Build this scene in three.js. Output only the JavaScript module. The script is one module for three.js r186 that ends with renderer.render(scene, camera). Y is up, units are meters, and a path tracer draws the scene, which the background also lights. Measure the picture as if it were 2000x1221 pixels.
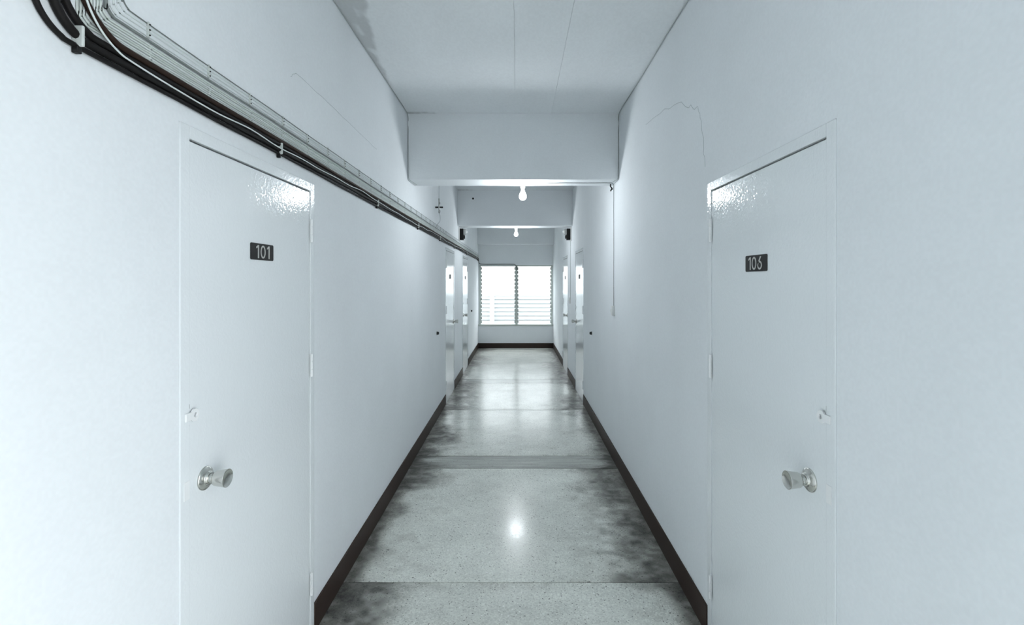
import * as THREE from 'three';
import { mergeGeometries } from 'three/addons/utils/BufferGeometryUtils.js';
import { RoundedBoxGeometry } from 'three/addons/geometries/RoundedBoxGeometry.js';

// ---------------------------------------------------------------- camera, sky, exposure
const scene = new THREE.Scene();
const FW = 2000, FH = 1221, FOCAL = 920;
const camera = new THREE.PerspectiveCamera(2 * Math.atan(FH / 2 / FOCAL) * 180 / Math.PI, FW / FH, 0.05, 200);
camera.position.set(0, 1.6, 0);
camera.lookAt(0, 1.6, -10);
camera.setViewOffset(FW, FH, -10, 61.5, FW, FH);           // shift lens: verticals stay vertical
const renderer = new THREE.WebGLRenderer({ antialias: true });
renderer.toneMapping = THREE.LinearToneMapping;
renderer.toneMappingExposure = 1.09;
renderer.shadowMap.enabled = true;
scene.background = new THREE.Color().setRGB(0.945, 0.98, 1.012);   // even overcast sky
scene.backgroundIntensity = 5.8;
const LAMP_CD = 1.08;
const LAMP_RGB = [0.93, 0.98, 1.012];

// ---------------------------------------------------------------- measures (metres; d = distance down the corridor, z = -d)
const XL = -0.93, XR = 0.865, H = 3.02, BACK = 11.25, REAR = -2.2, WT = 0.16;
const BEAMS = [[4.0, 4.27], [7.37, 7.66], [11.0, 11.25]];
const SOFFIT = 2.462;

// ---------------------------------------------------------------- helpers
function rng(seed) { let s = seed >>> 0; return () => { s = (s + 0x6D2B79F5) >>> 0; let t = s; t = Math.imul(t ^ (t >>> 15), t | 1); t ^= t + Math.imul(t ^ (t >>> 7), t | 61); return ((t ^ (t >>> 14)) >>> 0) / 4294967296; }; }
const clamp = (v, a = 0, b = 1) => Math.min(b, Math.max(a, v));
const smooth = (a, b, v) => { const t = clamp((v - a) / (b - a)); return t * t * (3 - 2 * t); };
function noiseField(seed, n) {                              // periodic value noise on an n x n lattice, arguments in 0..1
  const r = rng(seed), g = new Float32Array(n * n); for (let i = 0; i < g.length; i++) g[i] = r();
  return (u, v) => {
    u = (u - Math.floor(u)) * n; v = (v - Math.floor(v)) * n;
    const i = Math.floor(u) % n, j = Math.floor(v) % n, i1 = (i + 1) % n, j1 = (j + 1) % n;
    let a = u - Math.floor(u), b = v - Math.floor(v); a = a * a * (3 - 2 * a); b = b * b * (3 - 2 * b);
    return (g[j * n + i] * (1 - a) + g[j * n + i1] * a) * (1 - b) + (g[j1 * n + i] * (1 - a) + g[j1 * n + i1] * a) * b;
  };
}
function fbm(seed, n, oct) {
  const f = []; for (let k = 0; k < oct; k++) f.push(noiseField(seed + k * 17, n << k));
  return (u, v) => { let s = 0, a = 0.5, w = 0; for (const g of f) { s += a * g(u, v); w += a; a *= 0.5; } return s / w; };
}
function dataTex(w, h, fn, srgb) {
  const d = new Uint8Array(w * h * 4), c = [0, 0, 0];
  for (let y = 0; y < h; y++) for (let x = 0; x < w; x++) { fn(x, y, c); const k = (y * w + x) * 4; d[k] = clamp(c[0], 0, 255); d[k + 1] = clamp(c[1], 0, 255); d[k + 2] = clamp(c[2], 0, 255); d[k + 3] = 255; }
  const t = new THREE.DataTexture(d, w, h); t.wrapS = t.wrapT = THREE.RepeatWrapping; t.magFilter = THREE.LinearFilter; t.minFilter = THREE.LinearMipmapLinearFilter; t.generateMipmaps = true;
  if (srgb) t.colorSpace = THREE.SRGBColorSpace; t.needsUpdate = true; return t;
}
function boxUV(geo) {                                       // uv in metres from position, by the way each face points
  const g = geo.index ? geo.toNonIndexed() : geo, p = g.attributes.position, n = g.attributes.normal, uv = new Float32Array(p.count * 2);
  for (let i = 0; i < p.count; i++) {
    const ax = Math.abs(n.getX(i)), ay = Math.abs(n.getY(i)), az = Math.abs(n.getZ(i));
    const x = p.getX(i), y = p.getY(i), z = p.getZ(i);
    if (ax >= ay && ax >= az) { uv[2 * i] = z; uv[2 * i + 1] = y; } else if (ay >= az) { uv[2 * i] = x; uv[2 * i + 1] = z; } else { uv[2 * i] = x; uv[2 * i + 1] = y; }
  }
  g.setAttribute('uv', new THREE.BufferAttribute(uv, 2)); return g;
}
function box(x0, x1, y0, y1, z0, z1, r = 0) {
  const w = x1 - x0, h = y1 - y0, d = z1 - z0;
  const g = r ? new RoundedBoxGeometry(w, h, d, 2, r) : new THREE.BoxGeometry(w, h, d);
  g.translate((x0 + x1) / 2, (y0 + y1) / 2, (z0 + z1) / 2); return boxUV(g);
}
function norm(list) { return list.map((g) => { const o = g.index ? g.toNonIndexed() : g; for (const k of Object.keys(o.attributes)) if (!['position', 'normal', 'uv'].includes(k)) o.deleteAttribute(k); return o; }); }
const join = (list) => (list.length === 1 ? list[0] : mergeGeometries(norm(list)));
const taken = {};
function numbered(name) { if (!(name in taken)) { taken[name] = 0; return name; } taken[name]++; return name + '_' + String(taken[name]).padStart(3, '0'); }
function mesh(name, geo, mat, parent = scene) {
  const m = new THREE.Mesh(Array.isArray(geo) ? join(geo) : geo, mat); m.castShadow = m.receiveShadow = true;
  m.name = parent === scene ? numbered(name) : name; parent.add(m); return m;
}
function group(name, pos = [0, 0, 0], ry = 0, parent = scene) { const g = new THREE.Group(); g.name = parent === scene ? numbered(name) : name; g.position.set(...pos); g.rotation.y = ry; parent.add(g); return g; }
function tag(o, label, category, grp) { o.userData.label = label; o.userData.category = category; if (grp) o.userData.group = grp; return o; }
function setting(o, label, category) { o.userData.kind = 'structure'; if (label) o.userData.label = label; if (category) o.userData.category = category; return o; }
const V = (x, y, z) => new THREE.Vector3(x, y, z);
class EvenCurve extends THREE.CatmullRomCurve3 { getPointAt(u, t) { return this.getPoint(u, t); } getTangentAt(u, t) { return this.getTangent(u, t); } }   // steps follow the control points
function tube(points, r, seg = 40, rad = 6, tension = 0.5) { return new THREE.TubeGeometry(new EvenCurve(points, false, 'catmullrom', tension), seg, r, rad, false); }
function cyl(r, h, n = 16) { return new THREE.CylinderGeometry(r, r, h, n); }

// ---------------------------------------------------------------- materials
const lin = (r, g, b) => new THREE.Color().setRGB(r, g, b);
const plasterTile = 1.6;
const nA = fbm(3, 5, 5), nB = noiseField(11, 220), nC = noiseField(23, 90), nD = fbm(31, 9, 3);
const plasterMap = dataTex(1024, 1024, (x, y, c) => {
  const u = x / 1024, v = y / 1024, k = 1 + (nA(u, v) - 0.5) * 0.026 + (nB(u, v) - 0.5) * 0.014;
  c[0] = 235.5 * k; c[1] = 240 * k; c[2] = 243 * k;
}, true);
const plasterBump = dataTex(1024, 1024, (x, y, c) => {
  const u = x / 1024, v = y / 1024, k = nB(u, v) * 0.45 + nC(u, v) * 0.25 + nD(u, v) * 0.3; c[0] = c[1] = c[2] = 255 * k;
});
for (const t of [plasterMap, plasterBump]) t.repeat.set(1 / plasterTile, 1 / plasterTile);
const M = {};
M.plaster = new THREE.MeshPhysicalMaterial({ map: plasterMap, bumpMap: plasterBump, bumpScale: 0.0005, roughness: 0.85, specularIntensity: 0.4 });
M.beam = M.plaster;
const peel = noiseField(41, 160), peel2 = noiseField(43, 75), peel3 = fbm(47, 4, 3);
const peelBump = dataTex(1024, 1024, (x, y, c) => { const u = x / 1024, v = y / 1024; c[0] = c[1] = c[2] = 255 * (0.45 * peel(u, v) + 0.35 * peel2(u, v) + 0.2 * peel3(u, v)); });
peelBump.repeat.set(1 / 0.8, 1 / 0.8);
M.gloss = new THREE.MeshPhysicalMaterial({ color: lin(0.85, 0.89, 0.91), bumpMap: peelBump, bumpScale: 0.0006, roughness: 0.1 });
M.paintedMetal = new THREE.MeshPhysicalMaterial({ color: lin(0.90, 0.92, 0.93), roughness: 0.25 });
M.steel = new THREE.MeshStandardMaterial({ color: lin(0.60, 0.60, 0.57), metalness: 1, roughness: 0.22 });
M.dullSteel = new THREE.MeshStandardMaterial({ color: lin(0.42, 0.43, 0.42), metalness: 1, roughness: 0.4 });
M.black = new THREE.MeshPhysicalMaterial({ color: lin(0.012, 0.012, 0.012), roughness: 0.5, specularIntensity: 0.35 });
M.silver = new THREE.MeshStandardMaterial({ color: lin(0.50, 0.50, 0.48), metalness: 0.35, roughness: 0.5 });
M.skirting = new THREE.MeshPhysicalMaterial({ color: lin(0.034, 0.020, 0.015), roughness: 0.5, specularIntensity: 0.5 });
M.crack = new THREE.MeshStandardMaterial({ color: lin(0.44, 0.48, 0.50), roughness: 1 });
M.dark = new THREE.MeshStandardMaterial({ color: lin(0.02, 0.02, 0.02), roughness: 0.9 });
M.joint = new THREE.MeshStandardMaterial({ color: lin(0.06, 0.065, 0.065), roughness: 0.6 });

// ---------------------------------------------------------------- floor: terrazzo slabs with recessed joints and darker bands under the beams
const WID = XR - XL;
function terrazzo(seed, w, h, len, band) {
  const r = rng(seed), n1 = fbm(seed + 1, 6, 4), n2 = fbm(seed + 2, 14, 4), n3 = noiseField(seed + 3, 300), n4 = fbm(seed + 4, 3, 5), n5 = fbm(seed + 6, 28, 3);
  const chip = new Float32Array(w * h);
  const chips = Math.round(w * h * 0.0105);
  for (let k = 0; k < chips; k++) {
    const cx = r() * w, cy = r() * h, rad = 0.7 + r() * r() * 2.1, tone = r() < 0.68 ? -(0.15 + 0.45 * r()) : 0.08 + 0.14 * r(), e = 0.6 + 0.8 * r();
    for (let y = Math.floor(cy - rad); y <= cy + rad; y++) for (let x = Math.floor(cx - rad); x <= cx + rad; x++) {
      if (x < 0 || y < 0 || x >= w || y >= h) continue;
      const q = Math.hypot((x - cx) * e, y - cy); if (q < rad) chip[y * w + x] = tone * Math.min(1, rad - q + 0.3);
    }
  }
  const rough = new Uint8Array(w * h);
  const map = dataTex(w, h, (x, y, c) => {
    const u = x / w, v = y / h;
    const side = Math.min(u, 1 - u) * WID, ends = Math.min(v, 1 - v) * len;
    // old grime swept up against the skirting: ragged patches with their own grain
    const rag = n1(u, v) * 0.45 + n2(u, v) * 0.35 + n5(u, v) * 0.2;
    const wide = 0.12 + 0.38 * smooth(0.35, 0.7, n1(v * 0.5 + (u > 0.5 ? 0.37 : 0), u * 0.2));
    let g = smooth(0.30, 0.72, rag + 0.30 * (1 - side / wide) - 0.05) * smooth(1.25, 0.2, side / wide + (n2(u, v) - 0.5) * 0.9);
    g += 0.16 * smooth(0.55, 0.75, n2(u, v)) * smooth(0.62, 0.3, side + (n1(u, v) - 0.5) * 0.5);
    g += 0.22 * smooth(0.45, 0.7, rag) * smooth(0.09, 0.0, ends);
    g = clamp(g) * (0.5 + 0.9 * n5(u, v)) * (0.85 + 0.3 * n3(u, v));
    let k = 1 + (n4(u, v) - 0.5) * 0.16 + (n2(u, v) - 0.5) * 0.10 + (n3(u, v) - 0.5) * 0.14 + chip[y * w + x] * (band ? 0.5 : 1);
    if (band) k *= 0.80 + 0.14 * (n2(u * 0.5, v) - 0.5);
    k *= 1 - 0.52 * g;
    c[0] = (223 - 2 * g) * k; c[1] = (226 - 6 * g) * k; c[2] = (219 - 9 * g) * k;
    rough[y * w + x] = 255 * clamp(0.20 + 0.12 * (n1(u, v) - 0.5) + 0.07 * (n3(u, v) - 0.5) + 0.18 * g);
  }, true);
  const rm = dataTex(w, h, (x, y, c) => { c[0] = c[1] = c[2] = rough[y * w + x]; });
  return new THREE.MeshPhysicalMaterial({ map, roughnessMap: rm, roughness: 1, metalness: 0 });
}
const slabMats = [terrazzo(101, 1216, 1024, 1.52), terrazzo(202, 1216, 1024, 1.52), terrazzo(303, 1024, 896, 1.52)];
const bandMat = terrazzo(404, 1216, 200, 0.3, true);
const floor = setting(group('floor'), 'polished grey terrazzo floor with dark divider joints', 'floor');
{
  const edges = [REAR, -0.54, 0.98, 2.5, 4.02, 4.31, 5.84, 7.37, 7.67, 9.2, 10.73, BACK];
  const mats = [1, 2, 0, 1, 'b', 2, 0, 'b', 1, 2, 0];
  const g = 0.0034;
  for (let i = 0; i + 1 < edges.length; i++) {
    const a = edges[i] + g, b = edges[i + 1] - g, geo = box(XL, XR, -0.03, 0, -b, -a);
    const p = geo.attributes.position, uv = geo.attributes.uv;
    for (let k = 0; k < p.count; k++) uv.setXY(k, (p.getX(k) - XL) / WID, (p.getZ(k) + b) / (b - a));
    mesh('terrazzo_slab', geo, mats[i] === 'b' ? bandMat : slabMats[mats[i]], floor);
  }
  mesh('joint_bed', box(XL - WT, XR + WT, -0.18, -0.014, -BACK, -REAR), M.joint, floor).position.y = -0.0005;
}

// ---------------------------------------------------------------- walls with door openings, beams, ceiling
const DW = 0.855, DH = 2.04;
const doorsL = [1.723, 6.537, 8.447], doorsR = [1.7035, 6.547, 8.457];
function sideWall(name, x, doors, extra = []) {
  const s = new THREE.Shape(); s.moveTo(REAR - WT, -0.02); s.lineTo(BACK, -0.02); s.lineTo(BACK, H + 0.15); s.lineTo(REAR - WT, H + 0.15); s.closePath();
  const holes = doors.map((c) => [c - DW / 2 - 0.0008, c + DW / 2 + 0.0008, -0.01, DH + 0.0008]).concat(extra);
  for (const [a, b, y0, y1] of holes) { const p = new THREE.Path(); p.moveTo(a, y0); p.lineTo(a, y1); p.lineTo(b, y1); p.lineTo(b, y0); p.closePath(); s.holes.push(p); }
  const m = mesh(name, new THREE.ExtrudeGeometry(s, { depth: WT, bevelEnabled: false }), M.plaster);
  m.rotation.y = Math.PI / 2; m.position.x = x; return setting(m, '', '');
}
const OPEN = [-1.35, 0.35, 0.0, 2.3];                       // side entrance beside the photographer, open to the yard
const wallL = sideWall('wall_left', XL - WT, doorsL);
const wallR = sideWall('wall_right', XR, doorsR, [OPEN]);
tag(wallL, 'white plaster wall carrying the cable bundle', 'wall'); tag(wallR, 'white plaster wall with hairline crack near the ceiling', 'wall');
tag(setting(mesh('wall_rear', box(XL, XR, -0.02, H, -REAR, -REAR + WT), M.plaster)), 'white plaster wall closing the corridor behind the viewer', 'wall');

// ceiling: boards with fine joints under a slab; one water-stained strip
const stainA = fbm(61, 5, 5), stainB = fbm(67, 22, 3), stainC = noiseField(71, 200);
const ceilMap = dataTex(768, 1536, (x, y, c) => {           // one bay, 1.795 m wide and 3.05 m deep
  const u = x / 768, v = y / 1536, X = u * WID, D = v * 3.05;
  let k = 1 + (stainA(u, v) - 0.5) * 0.045 + (stainC(u, v) - 0.5) * 0.02;
  const reach = 0.03 + 0.20 * smooth(2.3, 0.9, D) * (0.55 + 0.9 * stainA(v * 1.7, 0.3)) + 0.05 * (stainB(u, v) - 0.5);
  const s = smooth(reach + 0.012, reach - 0.02, X) * smooth(2.7, 2.4, D + 0.3 * (stainB(v, u) - 0.5));
  const rim = Math.exp(-Math.pow((X - reach) / 0.012, 2)) * smooth(2.6, 2.3, D);
  k *= 1 - s * (0.04 + 0.11 * smooth(0.42, 0.66, stainB(u, v))) - 0.06 * rim * stainB(v, u);
  c[0] = 235.5 * k; c[1] = 240 * k; c[2] = 243 * k;
}, true);
M.ceiling = new THREE.MeshPhysicalMaterial({ map: ceilMap, roughness: 0.85, specularIntensity: 0.4 });
const ceiling = setting(group('ceiling'), 'flat white painted ceiling with board joints', 'ceiling');
mesh('ceiling_slab', box(XL, XR, H + 0.012, H + 0.15, -BACK, -REAR), M.beam, ceiling);
{
  const bays = [[REAR, 0.9], [0.9, 4.0], [4.27, 7.37], [7.66, 11.0]], cuts = [XL, -0.016, 0.29, XR];
  for (const [a, b] of bays) for (let k = 0; k < 3; k++) {
    const geo = box(cuts[k] + 0.0006, cuts[k + 1] - 0.0006, H, H + 0.012, -b, -a), p = geo.attributes.position, uv = geo.attributes.uv;
    for (let i = 0; i < p.count; i++) uv.setXY(i, (p.getX(i) - XL) / WID, (-p.getZ(i) - a) / 3.05);
    mesh('ceiling_board', geo, M.ceiling, ceiling);
  }
}
const beamLabels = ['white plaster beam carrying the lamp closest to doors 101 and 106', 'white plaster beam with a small dark screw hole in its face', 'white plaster beam directly above the louvre window'];
BEAMS.forEach(([a, b], i) => {
  const g = group('ceiling_beam'); setting(g, beamLabels[i], 'beam');
  mesh('beam_body', box(XL, XR, SOFFIT, H + 0.01, -b, -a, 0.006), M.beam, g);
  if (i === 1) { const s = mesh('dark_recess', cyl(0.016, 0.006), M.dark, g); s.rotation.x = Math.PI / 2; s.position.set(-0.69, 2.89, -a); }
});

// back wall (end of the building) with the window opening
const WIN = [-0.905, 0.845, 0.545, 1.975];
{
  const s = new THREE.Shape(); s.moveTo(-5, -0.15); s.lineTo(5, -0.15); s.lineTo(5, 3.5); s.lineTo(-5, 3.5); s.closePath();
  const p = new THREE.Path(); p.moveTo(WIN[0], WIN[2]); p.lineTo(WIN[0], WIN[3]); p.lineTo(WIN[1], WIN[3]); p.lineTo(WIN[1], WIN[2]); p.closePath(); s.holes.push(p);
  const m = mesh('wall_back', new THREE.ExtrudeGeometry(s, { depth: WT, bevelEnabled: false }), M.plaster); m.position.z = -BACK - WT;
  tag(setting(m), 'white end wall around the louvre window', 'wall');
}

// skirting boards, run by run between the doors
function skirting(name, x, sign, runs, label) {
  const g = setting(group(name), label, 'baseboard');
  for (const [a, b] of runs) mesh('skirting_run', box(Math.min(x, x + sign * 0.009), Math.max(x, x + sign * 0.009), 0, 0.128, -b, -a, 0.002), M.skirting, g);
}
const runsOf = (doors, start) => { const r = []; let a = start; for (const c of doors) { r.push([a, c - DW / 2]); a = c + DW / 2; } r.push([a, BACK - 0.009]); return r; };
skirting('baseboard_left', XL, 1, runsOf(doorsL, REAR), 'dark brown skirting under the cable bundle wall');
skirting('baseboard_right', XR, -1, [[REAR, OPEN[0]], ...runsOf(doorsR, OPEN[1])], 'dark brown skirting along the cracked wall');
{ const g = setting(group('baseboard_back'), 'dark brown skirting below the louvre window', 'baseboard'); mesh('skirting_run', box(XL, XR, 0, 0.118, -BACK, -BACK + 0.009, 0.002), M.skirting, g); }

// hairline cracks
function crack(pts, parent, r = 0.0009) { const o = mesh('crack', tube(pts, r, 60, 4, 0.1), M.crack); parent.attach(o); o.name = 'hairline_crack'; }
{
  const r = rng(5), jag = (pts, n, amp) => { const out = []; for (let i = 0; i + 1 < pts.length; i++) for (let k = 0; k < n; k++) { const t = k / n; out.push([pts[i][0] + (pts[i + 1][0] - pts[i][0]) * t + (r() - 0.5) * amp, pts[i][1] + (pts[i + 1][1] - pts[i][1]) * t + (r() - 0.5) * amp]); } return out; };
  scene.updateMatrixWorld(true);
  crack(jag([[3.16, 2.645], [2.84, 2.62], [2.51, 2.559], [2.377, 2.481], [2.26, 2.428], [2.21, 2.343], [2.18, 2.226], [2.17, 2.1]], 4, 0.022).map(([d, y]) => V(XR, y, -d)), wallR, 0.0011);
  crack(jag([[1.93, 2.44], [1.98, 2.474], [2.31, 2.477], [2.805, 2.475], [3.2, 2.47]], 5, 0.006).map(([d, y]) => V(XL, y, -d)), wallL, 0.0009);
}

// ---------------------------------------------------------------- doors
function digitShapes(ch) {
  const out = [], poly = (pts) => { const s = new THREE.Shape(); pts.forEach(([x, y], i) => (i ? s.lineTo(x, y) : s.moveTo(x, y))); s.closePath(); return s; };
  const ring = (cx, cy, rx, ry, t) => { const s = new THREE.Shape(); s.absellipse(cx, cy, rx, ry, 0, Math.PI * 2); const h = new THREE.Path(); h.absellipse(cx, cy, rx - t, ry - t, 0, Math.PI * 2); s.holes.push(h); return s; };
  if (ch === '1') out.push(poly([[0.017, 0], [0.017, 0.047], [0.0105, 0.047], [0, 0.0405], [0, 0.0345], [0.0102, 0.039], [0.0102, 0]]));
  if (ch === '0') out.push(ring(0.0165, 0.0235, 0.0165, 0.0235, 0.0058));
  if (ch === '6') { out.push(ring(0.0155, 0.0155, 0.0155, 0.0155, 0.0058)); out.push(poly([[0.0016, 0.0225], [0.0065, 0.0190], [0.0265, 0.047], [0.0185, 0.047]])); }
  return out;
}
const digitWidth = { 1: 0.017, 0: 0.033, 6: 0.031 };
const digitGeo = {};
for (const ch of '106') digitGeo[ch] = join(digitShapes(ch).map((s) => new THREE.ExtrudeGeometry(s, { depth: 0.0008, bevelEnabled: false, curveSegments: 20 })));
function roundedPlate(w, h, r, depth) {
  const s = new THREE.Shape(), x = w / 2, y = h / 2;
  s.moveTo(-x + r, -y); s.lineTo(x - r, -y); s.absarc(x - r, -y + r, r, -Math.PI / 2, 0); s.lineTo(x, y - r); s.absarc(x - r, y - r, r, 0, Math.PI / 2); s.lineTo(-x + r, y); s.absarc(-x + r, y - r, r, Math.PI / 2, Math.PI); s.lineTo(-x, -y + r); s.absarc(-x + r, -y + r, r, Math.PI, Math.PI * 1.5);
  return new THREE.ExtrudeGeometry(s, { depth, bevelEnabled: false, curveSegments: 6 });
}
const plateGeo = roundedPlate(0.153, 0.0595, 0.006, 0.0022);
const lathe = (pts, n = 40) => { const g = new THREE.LatheGeometry(pts.map(([r, h]) => new THREE.Vector2(r, h)), n); g.rotateX(Math.PI / 2); return g; };   // axis along +z
const knobGeo = {
  rosette: lathe([[0.0345, 0], [0.0345, 0.0025], [0.033, 0.005], [0.027, 0.0085], [0.021, 0.0105], [0.0185, 0.0125], [0.0185, 0.017], [0.015, 0.018], [0, 0.018]]),
  shank: lathe([[0.0135, 0.016], [0.0135, 0.0235], [0.0115, 0.0245], [0.0115, 0.030], [0.014, 0.031]], 32),
  grip: lathe([[0.0125, 0.029], [0.0195, 0.0305], [0.0218, 0.034], [0.0232, 0.045], [0.0262, 0.0655], [0.0265, 0.0675], [0.0255, 0.0685], [0.0238, 0.0672], [0.0205, 0.0645], [0.012, 0.0625], [0, 0.062]]),
};
function hingeGeo(side) {                                   // side: direction of the leaf from the pin
  const g = [], h = 0.104;
  for (let k = 0; k < 3; k++) { const c = cyl(0.0052, h / 3 - 0.003, 12); c.translate(0, -h / 2 + h / 3 * (k + 0.5), 0.0045); g.push(c); }
  const pin = cyl(0.003, h, 8); pin.translate(0, 0, 0.0045); g.push(pin);
  g.push(box(-side * 0.0 - 0.010, 0.010, -h / 2, h / 2, 0, 0.0022));
  return join(g);
}
function haspGeo(side) {                                    // tab from the frame over the leaf, ending in a staple ring; side: towards the leaf
  const s = new THREE.Shape(), r = 0.0175;
  const w = 0.036, t = 0.0105, a0 = Math.PI - Math.asin(t / r);
  const arc = (k) => { const a = -a0 + 2 * a0 * k; return [side * r * Math.cos(a), r * Math.sin(a)]; };
  s.moveTo(-w * side, -t); for (let k = 0; k <= 28; k++) s.lineTo(...arc(k / 28)); s.lineTo(-w * side, t); s.closePath();
  const h = new THREE.Path(); h.absellipse(0.002 * side, 0, 0.0065, 0.0075, 0, Math.PI * 2); s.holes.push(h);
  return new THREE.ExtrudeGeometry(s, { depth: 0.004, bevelEnabled: true, bevelSize: 0.0008, bevelThickness: 0.0008, bevelSegments: 1, curveSegments: 16 });
}
function makeDoor(n, pos, ry, knob, o) {                    // local x along the wall, z towards the corridor; knob = side of the knob (-1 / 1)
  const d = group('door_' + n, pos, ry), hw = DW / 2, fw = 0.037, lw = hw - fw, top = DH - fw;
  setting(d, o.label, 'door');
  const f = 0.004;
  mesh('door_frame', [box(-hw, -lw, 0, DH, -0.12, f, 0.002), box(lw, hw, 0, DH, -0.12, f, 0.002), box(-lw, lw, top, DH, -0.010, f, 0.002), box(-lw, lw, top + 0.016, DH, -0.12, -0.009), box(-lw, lw, -0.002, 0.004, -0.12, -0.002)], M.gloss, d);
  mesh('door_rebate', [box(-lw, -lw + 0.02, 0, top, -0.09, -0.046), box(lw - 0.02, lw, 0, top, -0.09, -0.046), box(-lw, lw, top - 0.03, top + 0.018, -0.09, -0.046)], M.gloss, d);
  mesh('door_leaf', box(-lw + 0.0022, lw - 0.0022, 0.0045, top - 0.0062, -0.044, 0, 0.0012), M.gloss, d);
  const k = group('door_knob', [knob * (o.knobAt ?? 0.32), o.knobY ?? 1.013, 0], 0, d); k.userData.label = 'brushed steel tulip door knob';
  mesh('rosette', knobGeo.rosette, M.steel, k); mesh('shank', knobGeo.shank, M.steel, k); mesh('grip', knobGeo.grip, M.steel, k);
  for (const y of [0.24, 1.222, 1.825]) { const h = mesh('hinge', hingeGeo(1), M.paintedMetal, d); h.position.set(-knob * lw, y, f); h.rotation.y = 0; }
  const st = mesh('strike_plate', box(-0.011, 0.011, -0.026, 0.026, 0, 0.0016, 0.0006), M.paintedMetal, d); st.position.set(knob * (lw + 0.013), (o.knobY ?? 1.013) - 0.002, f);
  mesh('latch_notch', box(-0.0016, 0.0016, -0.02, 0.018, -0.01, 0.0006), M.dullSteel, d).position.set(knob * (lw - 0.0005), (o.knobY ?? 1.013), 0.0002);
  const ha = mesh('hasp', haspGeo(1), M.paintedMetal, d); if (knob > 0) ha.rotation.z = Math.PI; ha.position.set(knob * (lw - 0.0155), 1.217, f + 0.0008);
  mesh('dark_recess', box(-0.0025, 0.0025, -0.006, 0.006, -0.004, 0.0012), M.dark, d).position.set(knob * (lw - 0.001), 1.244, 0);  // this dark block and the next paint the shade in the notched door gap
  mesh('dark_recess', box(-0.0018, 0.0018, -0.003, 0.003, -0.004, 0.0012), M.dark, d).position.set(knob * (lw - 0.001), 1.190, 0);
  const p = mesh('number_plate', plateGeo, M.black, d); p.position.set(o.plateX ?? 0, o.plateY ?? 1.68, 0);
  if (o.text) {
    p.userData.label = 'black plate with silver digits ' + o.text;
    let x = o.textX; for (const ch of o.text) { const m = mesh('digit', digitGeo[ch], M.silver, p); m.position.set(x, -0.0235, 0.0022); x += digitWidth[ch] + o.gap; }
  } else p.userData.label = 'small black number plate';
  return d;
}
const L = (c) => [XL, 0, -c], R = (c) => [XR, 0, -c], q = Math.PI / 2;
makeDoor(1, L(doorsL[0]), q, -1, { label: 'glossy white door with black number plate 101', text: '101', plateX: -0.006, plateY: 1.7055, textX: -0.0415, gap: 0.011 });
makeDoor(2, L(doorsL[1]), q, 1, { label: 'glossy white door hinged on its side away from the window, cable bundle wall', plateY: 1.66 });
makeDoor(3, L(doorsL[2]), q, -1, { label: 'glossy white door closest to the louvre window, cable bundle wall', plateY: 1.66 });
makeDoor(4, R(doorsR[0]), -q, 1, { label: 'glossy white door with black number plate 106', text: '106', plateX: 0, plateY: 1.6645, textX: -0.0525, gap: 0.0075, knobAt: 0.3115, knobY: 1.012 });
makeDoor(5, R(doorsR[1]), -q, -1, { label: 'glossy white door hinged on its side away from the window, switch wall', plateY: 1.66 });
makeDoor(6, R(doorsR[2]), -q, 1, { label: 'glossy white door closest to the louvre window, switch wall', plateY: 1.66 });

// ---------------------------------------------------------------- window with glass louvres
M.winFrame = new THREE.MeshPhysicalMaterial({ color: lin(0.50, 0.55, 0.52), roughness: 0.5 });
M.clip = new THREE.MeshStandardMaterial({ color: lin(0.22, 0.23, 0.21), metalness: 0.2, roughness: 0.5 });
M.glass = new THREE.MeshPhysicalMaterial({ color: lin(0.985, 0.99, 0.99), transmission: 1, thickness: 0, roughness: 0.02, ior: 1.5 });
{
  const w = setting(group('window_1'), 'wide window of clear glass louvre slats in two bays', 'window'), z = -BACK;
  const [x0, x1, y0, y1] = WIN, zi = -0.01, zo = -0.11;
  mesh('window_jamb', box(x0, x0 + 0.04, y0, y1, z + zo, z + zi, 0.003), M.winFrame, w);
  mesh('window_jamb', box(x1 - 0.03, x1, y0, y1, z + zo, z + zi, 0.003), M.winFrame, w);
  mesh('window_head', box(x0, x1, y1 - 0.025, y1, z + zo, z + zi, 0.003), M.winFrame, w);
  mesh('window_sill', box(x0 - 0.02, x1 + 0.02, y0 - 0.02, y0 + 0.022, z - WT - 0.03, z + 0.022, 0.004), M.winFrame, w);
  mesh('mullion', box(-0.045, 0.012, y0, y1, z + zo, z + zi, 0.003), M.winFrame, w);
  const bays = [[x0 + 0.04, -0.045], [0.012, x1 - 0.03]], n = 15, pitch = (y1 - y0 - 0.06) / n, tilt = 0.42;
  for (const [a, b] of bays) {
    const sg = new THREE.BoxGeometry(b - a - 0.012, 0.108, 0.005), cg = new RoundedBoxGeometry(0.034, 0.070, 0.03, 3, 0.014);
    for (let k = 0; k < n; k++) {
      const y = y0 + 0.03 + pitch * (k + 0.5);
      const s = mesh('glass_slat', sg, M.glass, w); s.position.set((a + b) / 2, y, z - 0.06); s.rotation.x = -tilt;
      for (const [cx] of [[a + 0.004], [b - 0.004]]) { const c = mesh('slat_clip', cg, M.clip, w); c.position.set(cx, y, z - 0.06); c.rotation.x = -tilt; }
    }
  }
}

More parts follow.
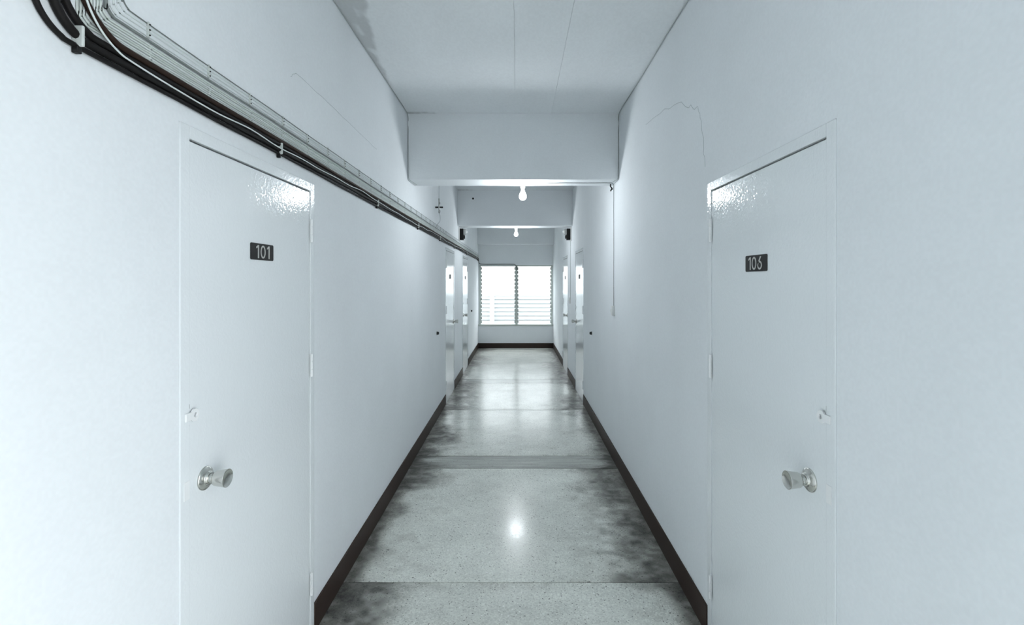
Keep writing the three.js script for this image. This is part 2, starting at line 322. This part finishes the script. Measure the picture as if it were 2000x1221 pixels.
// ---------------------------------------------------------------- outside: yard, slatted screen, pale building across
M.paving = new THREE.MeshStandardMaterial({ color: lin(0.55, 0.555, 0.54), roughness: 0.95 });
M.screen = new THREE.MeshStandardMaterial({ color: lin(0.42, 0.45, 0.46), roughness: 0.8 });
M.pale = new THREE.MeshStandardMaterial({ color: lin(0.78, 0.80, 0.80), roughness: 0.9 });
setting(mesh('ground_outside', box(-14, 14, -0.4, -0.16, -34, 8), M.paving), 'pale concrete yard outside the building', 'ground');
{
  const g = group('slatted_screen', [0, -0.16, -13.6]); tag(g, 'pale slatted screen wall standing outside the louvre window', 'screen');
  for (let k = 0; k < 11; k++) mesh('screen_board', box(-2.4, 2.4, 0.05 + k * 0.118, 0.05 + k * 0.118 + 0.100, -0.012, 0.012, 0.003), M.screen, g);
  mesh('backing', box(-2.4, 2.4, 0, 1.33, -0.06, -0.02), M.screen, g);
  mesh('top_rail', box(-2.42, 2.42, 1.345, 1.40, -0.05, 0.03, 0.005), M.screen, g);
  for (const x of [-2.3, -0.72, 2.3]) mesh('post', box(x - 0.06, x + 0.06, 0, 1.42, 0.012, 0.07, 0.004), M.pale, g);
}
{
  const g = group('neighbouring_building', [0, -0.16, -15.6]); tag(g, 'pale building across the yard behind the slatted screen', 'building');
  mesh('facade', box(-9, 9, 0, 3.7, -0.3, 0), M.pale, g);
  mesh('ledge', box(-9, 9, 1.30, 1.39, 0, 0.12, 0.01), M.pale, g);
  for (const [x, y, w] of [[-1.28, 1.92, 0.3], [-1.28, 1.77, 0.3], [-1.28, 1.62, 0.3], [0.70, 1.70, 0.42]]) mesh('awning_bar', box(x - w / 2, x + w / 2, y, y + 0.03, 0, 0.12, 0.006), M.screen, g);
}

// ---------------------------------------------------------------- lamps under the beams
M.bulb = new THREE.MeshStandardMaterial({ color: lin(0.9, 0.9, 0.9), emissive: lin(0.93, 0.98, 1.0), emissiveIntensity: 5, roughness: 0.3 });
M.plastic = new THREE.MeshPhysicalMaterial({ color: lin(0.76, 0.78, 0.77), roughness: 0.4 });
M.cream = new THREE.MeshPhysicalMaterial({ color: lin(0.60, 0.64, 0.62), roughness: 0.5 });
function lamp(x, d, label) {
  const g = group('ceiling_lamp', [x, SOFFIT, -d]); tag(g, label, 'lamp');
  mesh('lamp_base', lathe([[0, 0], [0.036, 0], [0.036, 0.008], [0.030, 0.016], [0, 0.016]], 28).rotateX(q), M.plastic, g);
  mesh('socket', lathe([[0.019, 0.012], [0.021, 0.03], [0.019, 0.044], [0, 0.044]], 24).rotateX(q), M.plastic, g);
  mesh('bulb', lathe([[0, 0.155], [0.012, 0.153], [0.024, 0.146], [0.031, 0.135], [0.0335, 0.122], [0.032, 0.108], [0.026, 0.092], [0.018, 0.074], [0.0145, 0.060], [0.0140, 0.042]], 32).rotateX(q), M.bulb, g);
  const p = new THREE.PointLight(new THREE.Color().setRGB(...LAMP_RGB), LAMP_CD, 0, 2); p.position.set(0, -0.118, 0); p.castShadow = true; p.shadow.radius = 1.6; p.shadow.mapSize.set(1024, 1024); g.add(p);
  return g;
}
lamp(0.05, 4.135, 'bare glowing bulb in white holder under the beam closest to doors 101 and 106');
lamp(-0.016, 7.515, 'bare glowing bulb in white holder under the beam with a screw hole');

// ---------------------------------------------------------------- cable bundle along the wall
M.cableBlack = new THREE.MeshPhysicalMaterial({ color: lin(0.010, 0.009, 0.009), roughness: 0.6, specularIntensity: 0.35 });
M.cableBrown = new THREE.MeshPhysicalMaterial({ color: lin(0.026, 0.014, 0.010), roughness: 0.6, specularIntensity: 0.35 });
M.cableGrey = new THREE.MeshPhysicalMaterial({ color: lin(0.64, 0.70, 0.67), roughness: 0.55 });
M.cableWhite = new THREE.MeshPhysicalMaterial({ color: lin(0.72, 0.77, 0.77), roughness: 0.5 });
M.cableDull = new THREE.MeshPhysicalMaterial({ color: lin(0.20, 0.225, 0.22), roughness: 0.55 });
function cablePath(y0, off, up, sag, seed, bend, dEnd = BACK - 0.002) {     // up: d of the rising stretch, off: centre distance from the wall
  const r = rng(seed), pts = [], x = XL + off;
  const topY = H;
  for (let k = 0; k < 3; k++) pts.push(V(x, topY - (topY - y0 - bend) * k / 3, -up));
  for (let k = 0; k <= 5; k++) { const a = k / 5 * Math.PI / 2; pts.push(V(x, y0 + bend * (1 - Math.sin(a)), -(up + bend * (1 - Math.cos(a))))); }
  let d = up + bend + 0.14; const ph = r() * 6;
  while (d < dEnd - 0.12) { pts.push(V(x + 0.002 * r(), y0 + sag * (Math.sin(d * 2.45 + ph) * 0.5 + (r() - 0.5)), -d)); d += 0.15 + d * 0.02; }
  pts.push(V(x, y0 - 0.02, -dEnd));
  return pts;
}
const ORD = ['first', 'second', 'third', 'fourth', 'fifth', 'sixth', 'seventh', 'eighth', 'ninth', 'tenth', 'eleventh', 'twelfth', 'thirteenth', 'fourteenth', 'fifteenth', 'sixteenth', 'seventeenth', 'eighteenth', 'nineteenth', 'twentieth', 'twenty-first', 'twenty-second', 'twenty-third', 'twenty-fourth'];
function cable(name, geo, mat, label, grp) { return tag(mesh(name, geo, mat), label, 'cable', grp); }
[[0, 'upper'], [0.011, 'lower']].forEach(([k, w]) => cable('window_cable', tube([V(XL + 0.012, 2.075 - k * 2, -(BACK - 0.02)), V(XL + 0.035, 2.02 - k, -(BACK - 0.010)), V(-0.8, 2.006 - k, -(BACK - 0.008)), V(-0.5, 2.004 - k, -(BACK - 0.008)), V(-0.12, 2.004 - k, -(BACK - 0.008)), V(-0.045 + k, 1.99 - k, -(BACK - 0.008)), V(-0.022 + k, 1.93, -(BACK - 0.006)), V(-0.018 + k, 1.86, -(BACK - 0.004))], 0.0058, 90, 7), M.cableDull, w + ' dark grey cable along the window top, ending at the mullion'));
cable('power_cable', tube(cablePath(2.0925, 0.0075, 0.893, 0.003, 11, 0.085) , 0.0058, 240, 8), M.cableBlack, 'thin black cable lowest in the wall bundle');
cable('power_cable', tube(cablePath(2.1085, 0.010, 0.928, 0.002, 12, 0.085), 0.0088, 240, 8), M.cableBlack, 'thick black cable second lowest in the wall bundle');
cable('power_cable', tube(cablePath(2.1265, 0.010, 0.947, 0.002, 13, 0.09), 0.0080, 240, 8), M.cableBlack, 'black cable between the thick black and the brown one in the bundle');
cable('power_cable', tube(cablePath(2.1400, 0.015, 0.974, 0.002, 14, 0.13), 0.0075, 240, 8), M.cableBrown, 'dark brown cable uppermost of the dark ones in the bundle');
cable('power_cable', tube(cablePath(2.116, 0.0232, 0.981, 0.011, 15, 0.13), 0.0023, 240, 6), M.cableWhite, 'thin white cable weaving in front of the black ones');
for (let k = 0; k < 8; k++) cable('flat_wire', tube(cablePath(2.149 + k * 0.0064, 0.0034, 0.992 + k * 0.008, 0.0011, 30 + k, 0.03), 0.0027, 160, 6), k % 3 === 2 ? M.cableWhite : M.cableGrey, (k % 3 === 2 ? 'thin white wire, ' : 'thin grey green wire, ') + ORD[k] + ' of the flat row counted up from the dark cables', 'flat row of thin wires');
cable('flat_wire', tube(cablePath(2.2035, 0.0055, 1.058, 0.003, 50, 0.03), 0.0036, 180, 6), M.cableDull, 'darker grey wire running between the flat row and the uppermost wires');
for (let k = 0; k < 4; k++) cable('bell_wire', tube(cablePath(2.2155 + k * 0.0105, 0.0022, 1.07 + k * 0.012, 0.0013, 60 + k, 0.03), 0.0017, 160, 5), k === 3 ? M.cableDull : M.cableWhite, k === 3 ? 'fine wire uppermost on the cable wall, shadow painted in as grey' : 'fine white wire, ' + ORD[k] + ' above the darker grey wire of the bundle', k === 3 ? undefined : 'fine uppermost wires');  // uppermost wire is white too; its dull grey paints in the shadow
const nailHead = cyl(0.0019, 0.003, 8);
function clip(y, hgt, d, n, label, grp) {
  const g = group('cable_clip', [XL, y, -d]); tag(g, label, 'clip', grp);
  mesh('strap', box(0, 0.0065, -hgt / 2, hgt / 2, -0.0025, 0.0025, 0.001), M.cream, g);
  for (let k = 0; k < n; k++) { const h = mesh('nail_head', nailHead, n === 3 ? M.dark : M.dullSteel, g); h.rotation.z = q; h.position.set(0.0075, -hgt / 2 + hgt * (k + 0.5) / n, 0); }
}
{
  const r = rng(77);
  for (let d = 1.188, i = 0; d < 6.2; d += 0.2245, i++) {
    clip(2.231 + 0.003 * (r() - 0.5), 0.040, d + 0.01 * (r() - 0.5), 3, 'strap clip nailed over the uppermost fine wires, ' + ORD[i] + ' from the cable bend', 'clips on the fine wires');
    clip(2.170 + 0.003 * (r() - 0.5), 0.052, d + 0.012 * (r() - 0.5), 2, 'strap clip nailed over the flat wire row, ' + ORD[i] + ' from the cable bend', 'clips on the flat row');
  }
}
[[0.985], [1.82], [3.09], [4.36], [5.6], [6.9], [8.6]].forEach(([d], i) => {
  const g = group('cable_clamp', [XL, 2.108, -d]); tag(g, i ? 'pale strap with black foot on the black cables, ' + ORD[i] + ' from the cable bend' : 'white strap with black foot where the black cables turn upward', 'clamp', i ? 'clamps on the black cables' : undefined);
  mesh('strap', box(0, 0.0245, -0.018, 0.026, -0.0035, 0.0035, 0.003), M.cream, g);
  mesh('foot', box(0.002, 0.016, -0.032, -0.015, -0.0055, 0.0055, 0.002), M.black, g);
});

// wires along the ceiling corners, the lamp wire, switches
M.wireGrey = new THREE.MeshPhysicalMaterial({ color: lin(0.42, 0.46, 0.46), roughness: 0.6 });
{
  const r = rng(91), along = (x, y, a, b, amp, step = 0.22) => { const p = []; for (let d = a; d <= b; d += step) p.push(V(x + (r() - 0.5) * amp, y + (r() - 0.5) * amp, -d)); return p; };
  tag(mesh('corner_wire', tube([...along(XR - 0.006, H - 0.007, 1.0, 3.9, 0.006), V(XR - 0.006, H - 0.03, -3.993), V(XR - 0.006, 2.8, -3.994), V(XR - 0.007, 2.55, -3.994), V(XR - 0.012, 2.468, -3.992), V(XR - 0.03, SOFFIT - 0.004, -4.02), V(XR - 0.035, SOFFIT - 0.004, -4.09)], 0.0028, 160, 6), M.wireGrey), 'thin grey wire along the ceiling corner down to the lamp beam, switch wall', 'wire');
  tag(mesh('corner_wire', tube([...along(XL + 0.005, H - 0.006, 1.22, 3.9, 0.006), V(XL + 0.006, H - 0.03, -3.993), V(XL + 0.006, 2.8, -3.994), V(XL + 0.006, 2.52, -3.994), V(XL + 0.012, 2.47, -3.992), V(XL + 0.02, SOFFIT - 0.004, -4.03), V(XL + 0.035, SOFFIT - 0.004, -4.2)], 0.0024, 160, 6), M.wireGrey), 'thin grey wire along the ceiling corner down to the lamp beam, cable bundle wall', 'wire');
  tag(mesh('lamp_wire', tube([V(0.085, SOFFIT - 0.006, -4.135), V(0.13, SOFFIT - 0.004, -4.15), V(0.35, SOFFIT - 0.004, -4.12), V(0.6, SOFFIT - 0.0035, -4.125), V(0.8, SOFFIT - 0.004, -4.12), V(0.845, SOFFIT - 0.008, -4.15), V(XR - 0.006, SOFFIT - 0.05, -4.19), V(XR - 0.005, 2.2, -4.193), V(XR - 0.005, 1.9, -4.19), V(XR - 0.005, 1.6, -4.193), V(XR - 0.005, 1.37, -4.19)], 0.0026, 120, 6), M.cableDull), 'thin wire from the closer bulb along the beam down to the wall switch', 'wire');
  tag(mesh('lamp_wire', tube([V(XR - 0.005, 2.27, -7.6), V(XR - 0.005, 2.0, -7.603), V(XR - 0.005, 1.6, -7.598), V(XR - 0.005, 1.33, -7.6)], 0.003, 60, 6), M.cableDull), 'thin wire dropping from the dark wall box to a switch', 'wire');
  const sp = group('wire_splice', [0.836, SOFFIT, -4.19]); tag(sp, 'small dark taped wire splice hanging at the lamp beam end', 'splice');
  mesh('taped_joint', tube([V(-0.004, 0, 0), V(-0.006, -0.02, 0.003), V(0.006, -0.036, 0.0), V(0.002, -0.05, -0.003), V(-0.004, -0.062, 0)], 0.0055, 24, 7), M.black, sp);
  mesh('loose_end', tube([V(0.004, -0.034, 0), V(0.012, -0.040, 0.002), V(0.010, -0.052, 0.002)], 0.003, 10, 6), M.black, sp);
  const hk = group('wire_hook', [0.155, SOFFIT, -4.16]); tag(hk, 'small bent wire hook under the beam beside the closer bulb', 'hook');
  mesh('hook_wire', tube([V(0.02, 0, 0), V(0.0, -0.007, 0), V(-0.012, -0.012, 0), V(0, -0.016, 0), V(0.025, -0.013, 0)], 0.0022, 24, 6), M.wireGrey, hk);
}
function wallSwitch(d, y, h, label) {
  const g = group('light_switch', [XR, y, -d]); tag(g, label, 'switch');
  mesh('switch_box', box(-0.026, 0, -h / 2, h / 2, -0.026, 0.026, 0.004), M.plastic, g);
  const k = mesh('rocker', box(-0.034, -0.024, -0.016, 0.016, -0.010, 0.010, 0.002), M.plastic, g); k.rotation.z = 0.1;
}
wallSwitch(4.19, 1.336, 0.086, 'small white light switch on the wall below the closer lamp beam');
wallSwitch(7.6, 1.285, 0.10, 'small white light switch on the wall below the dark wall box');

// thin drop wire with a cross-shaped bracket, above the cable bundle
{
  const g = group('wire_bracket', [XL, 2.437, -5.35]); tag(g, 'small dark cross-shaped bracket on a thin wire above the cable bundle', 'bracket');
  mesh('cross_bar', box(0, 0.088, -0.009, 0.009, -0.007, 0.007, 0.003), M.dark, g);
  mesh('stem', tube([V(0.042, 0.10, 0), V(0.044, 0.03, 0.002), V(0.042, -0.05, 0), V(0.044, -0.06, 0)], 0.0085, 20, 7), M.dullSteel, g);
  for (const s of [-1, 1]) mesh('twisted_end', tube([V(0.044, s * 0.015, 0), V(0.054, s * 0.045, 0.006), V(0.045, s * 0.07, 0)], 0.003, 12, 5), M.dark, g);
  tag(mesh('drop_wire', tube([V(XL + 0.042, H, -5.35), V(XL + 0.042, 2.8, -5.35), V(XL + 0.042, 2.535, -5.35)], 0.003, 20, 6), M.wireGrey), 'thin straight wire from the ceiling to the cross-shaped bracket', 'wire');
  tag(mesh('drop_wire', tube([V(XL + 0.044, 2.378, -5.35), V(XL + 0.055, 2.33, -5.35), V(XL + 0.052, 2.28, -5.35), V(XL + 0.012, 2.225, -5.352), V(XL + 0.008, 2.19, -5.35)], 0.003, 24, 6), M.wireGrey), 'thin bent wire from the cross-shaped bracket to the cable bundle', 'wire');
}

// dark wall boxes under the second lamp beam
function wallBox(x, s, label) {
  const g = group('wall_box', [x, 2.36, -7.52], s > 0 ? 0 : Math.PI); tag(g, label, 'electric box');
  mesh('back_plate', box(0, 0.018, -0.12, 0.095, -0.075, 0.075, 0.004), M.plastic, g);
  mesh('housing', box(0.018, 0.078, -0.105, 0.075, -0.05, 0.05, 0.008), M.black, g);
  mesh('side_cover', box(0.070, 0.112, -0.02, 0.070, -0.042, 0.042, 0.008), M.dullSteel, g);
  const c = mesh('lens', new THREE.SphereGeometry(0.027, 20, 14), M.plastic, g); c.position.set(0.118, 0.022, s > 0 ? 0.015 : -0.015); c.scale.set(0.8, 1, 1);
  mesh('cable_gland', box(0.074, 0.098, -0.085, -0.028, -0.018, 0.018, 0.006), M.black, g);
}
wallBox(XL, 1, 'dark box on white plate just above the cable bundle');
wallBox(XR, -1, 'dark box on white plate above a wire and switch');

// rubber door stops
M.rubber = new THREE.MeshStandardMaterial({ color: lin(0.02, 0.022, 0.024), roughness: 0.8 });
function doorStop(x, s, d, label) {
  const g = group('door_stop', [x, 0.996, -d], s > 0 ? q : -q); tag(g, label, 'door stop');
  mesh('rubber_cap', lathe([[0, 0.026], [0.012, 0.026], [0.016, 0.022], [0.019, 0.006], [0.019, 0]], 20), M.rubber, g);
  mesh('screw_plate', lathe([[0.024, 0], [0.024, 0.003], [0, 0.003]], 20), M.dullSteel, g);
}
doorStop(XL, 1, 5.45, 'black rubber door stop on the cable bundle wall, further from the window');
doorStop(XR, -1, 5.45, 'black rubber door stop on the switch wall');
doorStop(XL, 1, 9.5, 'black rubber door stop on the cable bundle wall, closer to the window');

renderer.render(scene, camera);
